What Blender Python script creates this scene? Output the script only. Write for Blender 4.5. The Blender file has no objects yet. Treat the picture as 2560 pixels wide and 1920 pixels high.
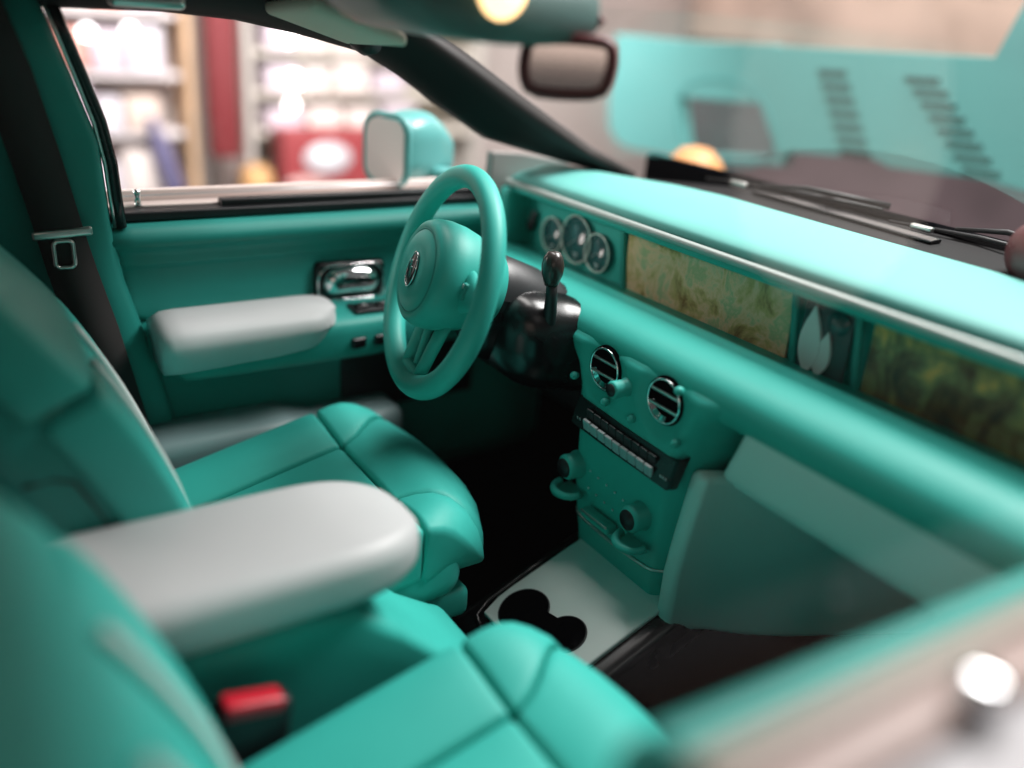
import bpy, bmesh, math, random
from mathutils import Vector, Matrix
from math import sin, cos, pi, radians, sqrt, exp
random.seed(7)
S = bpy.context.scene
COL = S.collection

# ------------------------------------------------------------------ camera
cam_d = bpy.data.cameras.new('camera'); cam = bpy.data.objects.new('camera', cam_d); COL.objects.link(cam)
def _ortho():
    nx = Vector((-1580, 1060, -2218)).normalized(); y = Vector((3555, 659, -2218)); y = (y - nx * y.dot(nx)).normalized()
    x = -nx; z = x.cross(y)
    return Matrix((x, y, z))
cam.matrix_world = Matrix.Translation((1.11, -0.82, 1.45)) @ _ortho().to_4x4()
cam_d.lens = 36 * 2218 / 2560; cam_d.sensor_width = 36
cam_d.clip_start = 0.01; cam_d.clip_end = 100
cam_d.dof.use_dof = True; cam_d.dof.focus_distance = 1.74; cam_d.dof.aperture_fstop = 0.54; cam_d.dof.aperture_blades = 0
S.camera = cam

# ------------------------------------------------------------------ world and lamps
W = bpy.data.worlds.new('World'); S.world = W; W.use_nodes = True
W.node_tree.nodes['Background'].inputs[0].default_value = (0.80, 0.74, 0.72, 1)
W.node_tree.nodes['Background'].inputs[1].default_value = 0.08
def area(name, loc, target, size, power, color):
    d = bpy.data.lights.new(name, 'AREA'); d.shape = 'ELLIPSE' if 'panel' in name else 'RECTANGLE'; d.size = size[0]; d.size_y = size[1]; d.energy = power; d.color = color
    o = bpy.data.objects.new(name, d); COL.objects.link(o); o.location = loc
    o.rotation_euler = (Vector(target) - Vector(loc)).to_track_quat('-Z', 'Y').to_euler(); return o
area('ceiling_light_front', (0.0, 2.1, 3.7), (0, 0.0, 0.8), (1.9, 1.3), 262, (1.0, 0.97, 0.95))
area('ceiling_light_side', (2.2, 0.3, 2.9), (0.1, -0.2, 0.7), (1.0, 1.0), 2.5, (1.0, 0.96, 0.93))
area('peach_fill_light', (2.6, -1.5, 1.75), (0, 0, 1.25), (1.6, 1.0), 4.2, (1.0, 0.78, 0.66))  # added unseen lamp for the mirror's peach reflection and warm fill
area('peach_veil_panel', (3.35, 2.95, 1.35), (0.9, 0.2, 1.3), (1.0, 1.7), 11, (1.0, 0.86, 0.76))  # added unseen lamp, reflected in the side pane as a peach veil
area('upper_wall_fill', (-1.6, 4.0, 3.3), (-1.6, 5.1, 1.9), (2.4, 0.6), 42, (1.0, 0.92, 0.86))  # added lamp to brighten the cream upper wall
area('board_fill', (-1.0, 0.5, 3.3), (-1.0, 2.4, 1.3), (1.6, 0.8), 60, (1.0, 0.95, 0.92))  # added lamp to brighten the turquoise board
area('rear_fill_light', (-2.3, -3.0, 2.2), (-0.4, 0.4, 1.0), (1.5, 1.2), 60, (1.0, 0.90, 0.85))  # added unseen fill for the door mirror glass and dash display
area('front_sheen_light', (-2.6, 4.6, 2.7), (0.0, 0.3, 1.0), (4.0, 1.5), 34, (1.0, 0.96, 0.95))  # added wide lamp that gives the dash top its sheen
area('shop_light', (-2.3, 0.9, 2.5), (-4.7, 0.8, 0.8), (2.6, 1.2), 175, (1.0, 0.93, 0.92))
S.view_settings.view_transform = 'Standard'; S.view_settings.look = 'None'; S.view_settings.exposure = 0.0; S.view_settings.gamma = 1
S.cycles.max_bounces = 6; S.cycles.diffuse_bounces = 3; S.cycles.glossy_bounces = 3; S.cycles.transparent_max_bounces = 8; S.cycles.caustics_reflective = False; S.cycles.caustics_refractive = False
S.cycles.use_denoising = True

# ------------------------------------------------------------------ materials
def mat(name, col, rough=0.5, metal=0.0, spec=0.5, bump=0.0, bscale=400, var=0.0, vscale=6, emit=None, estr=0, coat=0):
    m = bpy.data.materials.new(name); m.use_nodes = True; n = m.node_tree.nodes; l = m.node_tree.links
    b = n['Principled BSDF']; b.inputs['Base Color'].default_value = (*col, 1); b.inputs['Roughness'].default_value = rough
    b.inputs['Metallic'].default_value = metal; b.inputs['Specular IOR Level'].default_value = spec
    b.inputs['Coat Weight'].default_value = coat; b.inputs['Coat Roughness'].default_value = 0.08
    if emit: b.inputs['Emission Color'].default_value = (*emit, 1); b.inputs['Emission Strength'].default_value = estr
    tc = n.new('ShaderNodeTexCoord')
    if bump:
        t = n.new('ShaderNodeTexNoise'); t.inputs['Scale'].default_value = bscale; t.inputs['Detail'].default_value = 3
        bp = n.new('ShaderNodeBump'); bp.inputs['Strength'].default_value = bump; bp.inputs['Distance'].default_value = 0.002
        l.new(tc.outputs['Object'], t.inputs['Vector']); l.new(t.outputs['Fac'], bp.inputs['Height']); l.new(bp.outputs['Normal'], b.inputs['Normal'])
    if var:
        t = n.new('ShaderNodeTexNoise'); t.inputs['Scale'].default_value = vscale; t.inputs['Detail'].default_value = 5
        r = n.new('ShaderNodeValToRGB'); r.color_ramp.elements[0].position = 0.3; r.color_ramp.elements[1].position = 0.7
        r.color_ramp.elements[0].color = (*[c * (1 - var) for c in col], 1); r.color_ramp.elements[1].color = (*[min(1, c * (1 + var)) for c in col], 1)
        l.new(tc.outputs['Object'], t.inputs['Vector']); l.new(t.outputs['Fac'], r.inputs['Fac']); l.new(r.outputs['Color'], b.inputs['Base Color'])
        mr = n.new('ShaderNodeMapRange'); mr.inputs['To Min'].default_value = rough * 0.85; mr.inputs['To Max'].default_value = min(1, rough * 1.15)
        l.new(t.outputs['Fac'], mr.inputs['Value']); l.new(mr.outputs['Result'], b.inputs['Roughness'])
    return m
def glass(name, tint=(1, 1, 1), rough=0.02, base=0.06):
    m = bpy.data.materials.new(name); m.use_nodes = True; n = m.node_tree.nodes; l = m.node_tree.links; n.clear()
    o = n.new('ShaderNodeOutputMaterial'); mx = n.new('ShaderNodeMixShader'); lw = n.new('ShaderNodeLayerWeight'); lw.inputs['Blend'].default_value = 0.5
    pw = n.new('ShaderNodeMath'); pw.operation = 'POWER'; pw.inputs[1].default_value = 5.0; l.new(lw.outputs['Facing'], pw.inputs[0])
    f = n.new('ShaderNodeMath'); f.operation = 'MULTIPLY_ADD'; f.inputs[1].default_value = 0.32; f.inputs[2].default_value = base; l.new(pw.outputs[0], f.inputs[0])
    t = n.new('ShaderNodeBsdfTransparent'); t.inputs[0].default_value = (*tint, 1); g = n.new('ShaderNodeBsdfGlossy'); g.inputs['Roughness'].default_value = rough
    l.new(f.outputs[0], mx.inputs[0]); l.new(t.outputs[0], mx.inputs[1]); l.new(g.outputs[0], mx.inputs[2]); l.new(mx.outputs[0], o.inputs[0]); return m
def picture(name, stops, scale=(1, 1, 1), noise=6, dist=1.5, rough=0.35):
    m = bpy.data.materials.new(name); m.use_nodes = True; n = m.node_tree.nodes; l = m.node_tree.links; b = n['Principled BSDF']
    b.inputs['Roughness'].default_value = rough
    tc = n.new('ShaderNodeTexCoord'); mp = n.new('ShaderNodeMapping'); mp.inputs['Scale'].default_value = scale
    t = n.new('ShaderNodeTexNoise'); t.inputs['Scale'].default_value = noise; t.inputs['Detail'].default_value = 8; t.inputs['Roughness'].default_value = 0.65; t.inputs['Distortion'].default_value = dist
    r = n.new('ShaderNodeValToRGB'); e = r.color_ramp.elements
    while len(e) < len(stops): e.new(0.5)
    for k, (p, c) in enumerate(stops): e[k].position = p; e[k].color = (*c, 1)
    l.new(tc.outputs['Object'], mp.inputs[0]); l.new(mp.outputs[0], t.inputs['Vector']); l.new(t.outputs['Fac'], r.inputs['Fac']); l.new(r.outputs['Color'], b.inputs['Base Color']); return m
TEAL = (0.036, 0.43, 0.37)
M = dict(
    teal=mat('teal_leather', TEAL, 0.55, spec=0.4, bump=0.10, bscale=420, var=0.04), teal_sheen=mat('teal_sheen_pad', (0.12, 0.42, 0.385), 0.6, spec=0.5, bump=0.04, bscale=300, var=0.03),  # top pad teal is paler: its sheen is put into the colour
    teal_hard=mat('teal_plastic', TEAL, 0.48, spec=0.42, bump=0.02, bscale=300, var=0.03),
    teal_shaded=mat('teal_shaded_skin', (0.020, 0.29, 0.25), 0.5, spec=0.4, bump=0.04, bscale=420, var=0.04),  # darker copy of the teal, the door's shade put into the colour
    white=mat('white_leather', (0.52, 0.53, 0.535), 0.5, bump=0.05, bscale=500, var=0.02),
    ivory=mat('ivory_trim', (0.76, 0.80, 0.78), 0.4, bump=0.02, var=0.02),
    black=mat('black_plastic', (0.006, 0.007, 0.009), 0.45, bump=0.04, bscale=250, var=0.2),
    black_gloss=mat('black_gloss', (0.003, 0.003, 0.004), 0.27, var=0.1),
    black_satin=mat('black_satin', (0.02, 0.021, 0.024), 0.4, bump=0.05, bscale=300),
    strap=mat('woven_strap', (0.03, 0.024, 0.024), 0.8, bump=0.2, bscale=900),
    carpet=mat('carpet', (0.002, 0.0022, 0.003), 0.95, spec=0.0, bump=0.5, bscale=600),
    chrome=mat('chrome', (0.82, 0.84, 0.85), 0.09, 1.0),
    satin=mat('satin_metal', (0.72, 0.70, 0.68), 0.28, 1.0), strip=mat('pale_satin_strip', (0.42, 0.48, 0.46), 0.45, 0.3),
    ledge=mat('ledge_reflection', (0.78, 0.66, 0.62), 0.3, 0.1), matte_black=mat('matte_black', (0.004, 0.004, 0.0045), 0.7, spec=0.2, bump=0.05),  # ledge pink is the reflected background put into its colour
    pillar=mat('pillar_black', (0.010, 0.008, 0.008), 0.5, spec=0.25, bump=0.05, bscale=300),
    pale_ring=mat('pale_ring', (0.88, 0.88, 0.82), 0.25),
    red=mat('red_button', (0.55, 0.012, 0.03), 0.35),
    silver=mat('silver_print', (0.75, 0.76, 0.78), 0.3, 0.6),
    dial=mat('dial', (0.03, 0.10, 0.105), 0.1, coat=0.5),
    glass=glass('clear_glass', base=0.022), wind=glass('windscreen_glass', (0.97, 0.985, 0.98), base=0.02),
    mirror=mat('mirror_glass', (0.90, 0.84, 0.82), 0.10, 1.0), mirror_reflection=mat('reflection_glass', (0.92, 0.85, 0.82), 0.35, 0.1),  # door mirror glass has its pale reflection put into the colour
    maroon=mat('maroon_plastic', (0.13, 0.022, 0.026), 0.4, bump=0.03),
    paint=mat('turquoise_paint', (0.13, 0.42, 0.41), 0.35, coat=0.2, var=0.04, vscale=2),
    visor=mat('visor_fabric', (0.88, 0.68, 0.58), 0.8, bump=0.1, bscale=600),
    headliner=mat('headliner', (0.12, 0.20, 0.19), 0.35, bump=0.03, var=0.1),
    key=mat('pale_key', (0.42, 0.45, 0.47), 0.35),
    lamp=mat('lamp_reflection_glow', (1, 0.8, 0.5), 0.3, emit=(1.0, 0.62, 0.28), estr=3),  # glow painting a warm lamp reflected on the header
    ledlamp=mat('shelf_lamp_lens', (1, 1, 1), 0.3, emit=(1.0, 0.95, 0.95), estr=7),
    art_a=picture('print_meadow', [(0.32, (0.26, 0.10, 0.02)), (0.42, (0.66, 0.42, 0.16)), (0.50, (0.95, 0.58, 0.36)), (0.57, (0.48, 0.50, 0.26)), (0.66, (0.98, 0.64, 0.42))], (1.0, 1, 0.8), 13, 0.5),
    art_b=picture('print_forest', [(0.34, (0.05, 0.03, 0.018)), (0.45, (0.18, 0.10, 0.04)), (0.53, (0.26, 0.26, 0.10)), (0.63, (0.85, 0.48, 0.13))], (1.3, 1, 0.8), 11, 0.8),
    art_c=mat('print_grey', (0.05, 0.055, 0.06), 0.3, var=0.5, vscale=12),
    feather=mat('feather_white', (0.75, 0.77, 0.78), 0.3),
)

# ------------------------------------------------------------------ helpers
def tag(o, label=None, cat=None, group=None, kind=None):
    if label: o['label'] = label
    if cat: o['category'] = cat
    if group: o['group'] = group
    if kind: o['kind'] = kind
    return o
def thing(name, loc, label, cat, group=None, rot=(0, 0, 0)):
    o = bpy.data.objects.new(name, None); COL.objects.link(o); o.location = loc; o.rotation_euler = rot; o.empty_display_size = 0.05
    return tag(o, label, cat, group)
def link(name, me, m, parent=None, world=True, smooth=True):
    """link mesh; when parent is given and world is True the vertices are world positions"""
    o = bpy.data.objects.new(name, me); COL.objects.link(o)
    me.materials.append(m if not isinstance(m, str) else M[m])
    if smooth:
        for p in me.polygons: p.use_smooth = True
    if parent is not None:
        o.parent = parent
        if world:
            me.transform(world_of(parent).inverted())
    return o
def world_of(o):
    m = Matrix.LocRotScale(o.location, o.rotation_euler, o.scale)
    return world_of(o.parent) @ m if o.parent else m
def pydata(name, v, f):
    me = bpy.data.meshes.new(name); me.from_pydata([tuple(p) for p in v], [], f); me.update()
    bm = bmesh.new(); bm.from_mesh(me); bmesh.ops.recalc_face_normals(bm, faces=bm.faces); bm.to_mesh(me); bm.free(); return me
def rbox_vf(size, r, n=(8, 8, 4)):
    """rounded box as six grids with shared vertices"""
    hx, hy, hz = [s / 2 for s in size]; r = min(r, hx, hy, hz) * 0.999; H = (hx, hy, hz)
    def ticks(h, k):
        inner = h - r; t = [-h, -h + r * 0.3, -h + r * 0.62]
        t += [-inner + 2 * inner * i / k for i in range(k + 1)]
        t += [h - r * 0.62, h - r * 0.3, h]; return t
    T = [ticks(h, k) for h, k in zip(H, n)]
    idx = {}; V = []; F = []
    def vert(p):
        key = tuple(round(c, 6) for c in p)
        if key not in idx:
            q = Vector([max(-(h - r), min(h - r, c)) for c, h in zip(p, H)]); d = Vector(p) - q
            idx[key] = len(V); V.append(q + (d.normalized() * r if d.length > 1e-9 else d))
        return idx[key]
    for ax in range(3):
        a, b = (ax + 1) % 3, (ax + 2) % 3
        for s in (-1, 1):
            for i in range(len(T[a]) - 1):
                for j in range(len(T[b]) - 1):
                    q = []
                    for (ii, jj) in ((i, j), (i + 1, j), (i + 1, j + 1), (i, j + 1)):
                        p = [0, 0, 0]; p[ax] = s * H[ax]; p[a] = T[a][ii]; p[b] = T[b][jj]; q.append(vert(p))
                    F.append(q if s > 0 else q[::-1])
    return V, F
def rbox(name, size, r, m, parent=None, loc=(0, 0, 0), rot=(0, 0, 0), n=(3, 3, 3), warp=None, world=True):
    V, F = rbox_vf(size, r, n)
    if warp: V = [Vector(warp(*v)) for v in V]
    else:
        mt = Matrix.LocRotScale(Vector(loc), Matrix.Identity(3).to_quaternion() if rot == (0, 0, 0) else __import__('mathutils').Euler(rot).to_quaternion(), None)
        V = [mt @ v for v in V]
    return link(name, pydata(name, V, F), m, parent, world)
def loft_vf(rings, closed_ring=True, caps=True, closed_path=False):
    V = []; F = []; n = len(rings[0])
    for r in rings: V += [Vector(p) for p in r]
    k = len(rings)
    for i in range(k if closed_path else k - 1):
        for j in range(n if closed_ring else n - 1):
            a = i * n + j; b = i * n + (j + 1) % n; i2 = (i + 1) % k
            F.append([a, b, i2 * n + (j + 1) % n, i2 * n + j])
    if caps and closed_ring and not closed_path:
        F.append(list(range(n))[::-1]); F.append([(k - 1) * n + j for j in range(n)])
    return V, F
def loft(name, rings, m, parent=None, world=True, **k):
    return link(name, pydata(name, *loft_vf(rings, **k)), m, parent, world)
def tube(name, path, r, m, parent=None, closed=False, n=12, world=True, flat=1.0):
    P = [Vector(p) for p in path]; rings = []; N = len(P); T = []
    for i, p in enumerate(P):
        a = P[(i - 1) % N] if (closed or i > 0) else p; b = P[(i + 1) % N] if (closed or i < N - 1) else p
        T.append((b - a).normalized())
    if closed:                                    # planar loop: frame from the loop's own normal
        nv = Vector((0, 0, 0))
        for i in range(N): nv += P[i].cross(P[(i + 1) % N])
        c0 = sum(P, Vector()) / N; nv = sum(((P[i] - c0).cross(P[(i + 1) % N] - c0) for i in range(N)), Vector()).normalized()
    else:
        nv = Vector((0, 0, 1)) if abs(T[0].z) < 0.9 else Vector((0, 1, 0))
    for i, p in enumerate(P):
        t = T[i]; u = (nv - t * nv.dot(t)).normalized(); s = t.cross(u)
        if not closed: nv = u
        rr = r[i] if isinstance(r, (list, tuple)) else r
        rings.append([p + s * rr * cos(2 * pi * k / n) + u * rr * flat * sin(2 * pi * k / n) for k in range(n)])
    return loft(name, rings, m, parent, world, closed_path=closed)
def sweep_x(name, prof, xs, m, parent, smooth_ends=0.0, scale_ends=None):
    """closed (y,z) profile swept along X; xs may be (x, dy, dz, scale)"""
    cy = sum(p[0] for p in prof) / len(prof); cz = sum(p[1] for p in prof) / len(prof); rings = []
    for x in xs:
        x, dy, dz, s = x if isinstance(x, tuple) else (x, 0, 0, 1)
        rings.append([(x, cy + (y - cy) * s + dy, cz + (z - cz) * s + dz) for y, z in prof])
    return loft(name, rings, m, parent)
def smooth_prof(pts, it=2, closed=True):
    for _ in range(it):
        out = []; n = len(pts)
        for i in range(n if closed else n - 1):
            a, b = pts[i], pts[(i + 1) % n]
            out += [tuple(x * 0.75 + y * 0.25 for x, y in zip(a, b)), tuple(x * 0.25 + y * 0.75 for x, y in zip(a, b))]
        if not closed: out = [pts[0]] + out + [pts[-1]]
        pts = out
    return pts
def lathe(name, prof, frame, m, parent=None, n=32, world=True, sx=1.0, sz=1.0):
    """prof: (radius, along) ; frame: (origin, axis along, u, v)"""
    o, a, u, v = [Vector(q) for q in frame]
    rings = [[o + a * h + u * r * sx * cos(2 * pi * k / n) + v * r * sz * sin(2 * pi * k / n) for k in range(n)] for r, h in prof]
    return loft(name, rings, m, parent, world)
def prism(name, poly, axis, t0, t1, m, parent=None, bevel=0.0, smooth=False, world=True):
    """poly in the two axes other than `axis` (order x,y,z), extruded from t0 to t1"""
    def mk(p, t):
        q = list(p); q.insert(axis, t); return q
    n = len(poly); V = [mk(p, t0) for p in poly] + [mk(p, t1) for p in poly]
    F = [list(range(n)), list(range(n, 2 * n))[::-1]] + [[i, (i + 1) % n, n + (i + 1) % n, n + i] for i in range(n)]
    me = pydata(name, V, F)
    if bevel:
        bm = bmesh.new(); bm.from_mesh(me); bmesh.ops.bevel(bm, geom=[e for e in bm.edges], offset=bevel, segments=2, affect='EDGES', profile=0.6); bm.to_mesh(me); bm.free()
    o = link(name, me, m, parent, world, smooth=False)
    return o
def sm(t):
    t = max(0.0, min(1.0, t)); return t * t * (3 - 2 * t)
def lerp(a, b, t): return a + (b - a) * t
def interp(tab, t):
    if t <= tab[0][0]: return tab[0][1]
    for (a, va), (b, vb) in zip(tab, tab[1:]):
        if t <= b: return lerp(va, vb, (t - a) / (b - a))
    return tab[-1][1]
def ellipse(cx, cy, rx, ry, n=24): return [(cx + rx * cos(2 * pi * k / n), cy + ry * sin(2 * pi * k / n)) for k in range(n)]

# ------------------------------------------------------------------ setting: cabin floor, shop walls
f = rbox('cabin_floor', (1.7, 2.6, 0.04), 0.01, 'carpet', loc=(0, -0.35, 0.13)); tag(f, 'black carpeted cabin floor', 'floor', kind='structure')
fw = rbox('firewall', (1.7, .04, 1.0), .01, 'carpet', loc=(0, .95, .60)); tag(fw, 'black firewall behind the dashboard', 'wall', kind='structure')
f2 = rbox('cabin_side', (.03, 2.6, .72), .01, 'carpet', loc=(-.86, -.3, .50)); tag(f2, 'black lower cabin side', 'wall', kind='structure')
f3 = rbox('cabin_side', (.03, 2.6, .80), .01, 'carpet', loc=(.86, -.3, .54)); tag(f3, 'black lower cabin side', 'wall', kind='structure')
wall_side = rbox('shop_wall_side', (0.1, 9.0, 5.0), 0.01, mat('shop_wall_pale', (0.62, 0.55, 0.52), 0.8, var=0.12, vscale=1.2), loc=(-5.2, 1.5, 1.2)); tag(wall_side, 'pale blurred shop wall', 'wall', kind='structure')
wall_front = rbox('shop_wall_front', (11.0, 0.1, 5.0), 0.01, mat('shop_wall_plum', (0.17, 0.125, 0.14), 0.8, var=0.35, vscale=1.6), loc=(0.4, 5.2, 1.2)); tag(wall_front, 'plum grey blurred shop wall', 'wall', kind='structure')

cw = rbox('shop_wall_upper', (11.0, 0.08, 2.4), 0.01, mat('shop_wall_cream', (0.72, 0.56, 0.47), 0.8, var=0.3, vscale=1.4), loc=(0.4, 5.08, 2.53)); tag(cw, 'cream upper part of the blurred shop wall', 'wall', kind='structure')
# ------------------------------------------------------------------ car body
body = thing('model_car', (0, 0, 0), 'turquoise model car body seen from inside with black pillars and windscreen', 'car')
# driver side roof rail and A pillar, one black sweep down to the cowl
low = [(-1.1, 1.375, -1.1, 1.46), (-.80, 1.388, -.80, 1.47), (-.60, 1.392, -.60, 1.475), (-.40, 1.397, -.40, 1.475), (-.268, 1.39, -.25, 1.47), (-.142, 1.37, -.10, 1.46), (-.006, 1.341, .03, 1.435), (.079, 1.296, .12, 1.387), (.17, 1.238, .20, 1.345), (.303, 1.163, .33, 1.272), (.421, 1.134, .45, 1.205), (.547, 1.104, .57, 1.14), (.70, 1.07, .72, 1.075)]
rings = []
for (y, z, y2, z2) in low:
    a = Vector((-.73, y, z)); b = Vector((-.645, y2, z2)); mdl = a.lerp(b, .5)
    rings.append(smooth_prof([tuple(a), tuple(a.lerp(b, .2) + Vector((.022, -.004, -.004))), tuple(a.lerp(b, .8) + Vector((.022, -.004, -.002))), tuple(b), tuple(b + Vector((-.03, .03, .01))), tuple(a + Vector((-.03, .02, .02)))], 1))
loft('windscreen_pillar', rings, 'pillar', body)
# roof shell and headliner
rr = []
for y in (-1.3, -.9, -.5, -.25, -.1):
    rr.append([(-.72, y, 1.47), (-.5, y, 1.50), (0, y, 1.515), (.5, y, 1.505), (.76, y, 1.49), (.76, y, 1.52), (.4, y, 1.545), (0, y, 1.55), (-.5, y, 1.54), (-.76, y, 1.50)])
loft('roof', rr, 'headliner', body)
# header panel above the windscreen, with a glowing disc painting a warm lamp reflection
hd = smooth_prof([(-.30, 1.50), (-.26, 1.425), (-.16, 1.402), (.0, 1.405), (.06, 1.425), (.05, 1.50)], 2)
rings = []
for x in [-.34, -.33, -.30, -.26, -.2, -.1, -.01, .01]:
    s = interp([(-.34, .15), (-.33, .5), (-.30, .8), (-.26, 1), (-.01, 1), (.01, .9)], x); dz = (1 - s) * .05
    rings.append([(x, -.1 + (y + .1) * s, 1.46 + (z - 1.46) * s + dz * .3) for y, z in hd])
loft('header_panel', rings, M['headliner'], body)
lathe('lamp_reflection', [(0, -.014), (.026, -.012), (.036, -.005), (.038, .004), (0, .006)], ((.012, -.128, 1.472), (-1, 0, .2), (0, 1, 0), (.2, 0, 1)), 'lamp', body)
# driver visor
V, F = rbox_vf((.34, .19, .022), .01, (6, 4, 2))
def visor_w(x, y, z): return (-.49 + x, -.165 + y * .9 - x * .12, 1.405 + z - y * .26 + (x * .05))
link('sun_visor', pydata('sun_visor', [Vector(visor_w(*v)) for v in V], F), 'visor', body)
tube('visor_pivot', [(-.62, -.06, 1.375), (-.60, -.05, 1.365), (-.57, -.05, 1.37)], .02, 'black', body)
# grab handle mount on the roof rail
rbox('grab_handle', (.03, .13, .03), .012, 'satin', body, loc=(-.655, -.44, 1.42))
# B pillar trim on the driver side
edge = [(.30, -.375), (.44, -.396), (.66, -.44), (.88, -.495), (1.0, -.51), (1.163, -.522), (1.30, -.565), (1.42, -.605)]
rings = []
for z, yf in edge:
    w = lerp(.30, .36, (z - .3) / 1.1); xo = interp([(.3, -.80), (1.0, -.785), (1.42, -.70)], z)
    ring = [(xo - .05, yf - .005, z), (xo + .010, yf - .004, z), (xo + .024, yf - .03, z), (xo + .024, yf - .085, z), (xo + .004, yf - .12, z), (xo + .004, yf - w - .3, z), (xo - .05, yf - w - .3, z)]
    rings.append(ring)
loft('centre_pillar_trim', [smooth_prof(r, 1) for r in rings], 'teal_shaded', body)
tube('window_seal', [(interp([(.3, -.80), (1.0, -.785), (1.42, -.70)], z) - .01, interp(edge, z) + .012, z) for z in (.99, 1.05, 1.12, 1.2, 1.28, 1.35, 1.41)], .013, 'black_gloss', body)
tube('window_seal_trim', [(interp([(.3, -.80), (1.0, -.785), (1.42, -.70)], z) - .002, interp(edge, z) + .001, z) for z in (.99, 1.05, 1.12, 1.2, 1.28, 1.35, 1.41)], .004, 'satin', body)
# cowl below the windscreen
cp = smooth_prof([(.70, 1.055), (.74, 1.080), (.84, 1.082), (1.00, 1.088), (1.03, 1.080), (1.03, .98), (.70, .98)], 1)
rings = []
for x in [-.95, -.86, -.7, -.4, -.1, .2, .5, .8]:
    d = -.16 * (abs(x) / .8) ** 2.2
    dz = -.05 * sm((-x - .3) / .6)
    rings.append([(x, y + d, z + dz * (1 if z > 1.02 else 0)) for y, z in cp])
loft('cowl_panel', rings, 'matte_black', body)
rbox('cowl_grille', (.5, .035, .008), .003, 'black_gloss', body, loc=(-.12, .86, 1.087), rot=(.05, 0, -.06))
# windscreen: curved sheet with thickness
def ws(s, t):
    x = lerp(-.70, .72, s); bow = 1 - (2 * s - 1) ** 2
    y = lerp(.66 + .22 * bow, .06 + .12 * bow, t); z = lerp(1.082 + .02 * bow, 1.435 + .03 * bow, t) ; x *= lerp(1.0, .9, t)
    return Vector((x, y, z))
V = []; F = []; nx, ny = 24, 12
for j in range(ny + 1):
    for i in range(nx + 1): V.append(ws(i / nx, j / ny))
for j in range(ny):
    for i in range(nx): a = j * (nx + 1) + i; F.append([a, a + 1, a + nx + 2, a + nx + 1])
w = link('windscreen', pydata('windscreen', V, F), 'wind', body)
# maroon foot at the passenger end of the windscreen
tube('pillar_foot', [(.300, .825, 1.115), (.308, .822, 1.117), (.325, .815, 1.12), (.36, .80, 1.125), (.45, .765, 1.13), (.60, .69, 1.14), (.78, .58, 1.16)], [.012, .035, .052, .066, .074, .078, .08], 'maroon', body, n=24)

# ------------------------------------------------------------------ wipers
for i, (x0, x1) in enumerate([(-.52, -.06), (-.02, .36)]):
    wp = thing('wiper', ((x0 + x1) / 2, .95, 1.13), ['thin black wiper lying across the middle of the windscreen base', 'thin black wiper lying at the right end of the windscreen base'][i], 'wiper', 'windscreen wipers')
    y0 = .90 - .12 * (abs(x0) / .8) ** 2; y1 = .93 - .2 * (abs(x1) / .8) ** 2
    tube('blade', [(x0, y0, 1.092), (lerp(x0, x1, .5), (y0 + y1) / 2 + .03, 1.100), (x1, y1, 1.106)], [.003, .005, .004], 'black', wp, n=8)
    tube('arm', [(lerp(x0, x1, .35), y0 + .03, 1.104), (lerp(x0, x1, .6), y0 + .05, 1.118), (lerp(x0, x1, .95), y1 + .06, 1.105)], [.004, .006, .008], 'black', wp, n=8)
    rbox('clip', (.05, .014, .012), .004, 'satin', wp, loc=(lerp(x0, x1, .22), lerp(y0, y1, .2) - .006, 1.097))

# ------------------------------------------------------------------ driver door
door = thing('driver_door', (-.82, 0, .2), 'turquoise inner door panel below the far side window', 'door')
prof = [(-.90, .992), (-.815, .990), (-.786, .984), (-.770, .968), (-.772, .950), (-.790, .938), (-.800, .925), (-.802, .902), (-.812, .895), (-.818, .86), (-.816, .83), (-.808, .788), (-.78, .778), (-.705, .776), (-.680, .769), (-.670, .752), (-.674, .70), (-.684, .676), (-.72, .664), (-.79, .65), (-.81, .62), (-.81, .50), (-.81, .25), (-.90, .25)]
ys = [-.54, -.475, -.44, -.41, -.3, -.15, 0, .15, .3, .45, .6]
def door_ring(y):
    pr = []
    for (x, z) in prof:
        led = sm((x + .80) / .05)  # the ledge narrows to the front
        pr.append((x - led * (.03 * sm((y + .1) / .5) + .13 * sm((-.40 - y) / .07)) * (1 if z < .785 else .0), y, z))
    return pr
o = loft('door_panel', [smooth_prof(door_ring(y), 1) for y in ys], 'teal_shaded', door)
# white padded arm rest
rings = []
for k in range(25):
    t = sin(k / 24 * pi / 2); y = lerp(-.468, -.072, t)
    e0 = min(1, (t * 24 + .15) / 3.0); e1 = min(1, ((1 - t) * 24 + .10) / 5.0)
    f0 = sqrt(1 - (1 - e0) ** 2); f1 = sqrt(max(0, 1 - (1 - e1) ** 2)); fz = lerp(.55, 1, f0) * lerp(.25, 1, f1)
    zt = .815 - (1 - min(f0, 1)) * .025 - (1 - f1) * .015; zb = .693 + (1 - f1) * .085 + .012 * t + .03 * max(0, t - .6) ; xi = -.648 - (1 - f0) * .012 - (1 - f1) * .07
    pr = [(-.79, zb), (-.79, zt - .004), (-.745, zt), (-.70, zt - .004), (xi - .012, zt - .018), (xi, zt - .045), (xi - .006, lerp(zt, zb, .6)), (xi - .022, zb + .01), (xi - .04, zb)]
    yo = lambda x, z: y + (zt - z) * .10 * (1 - t)
    rings.append([(x, yo(x, z), z) for x, z in smooth_prof(pr, 2)])
loft('armrest_pad', rings, 'white', door)
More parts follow.
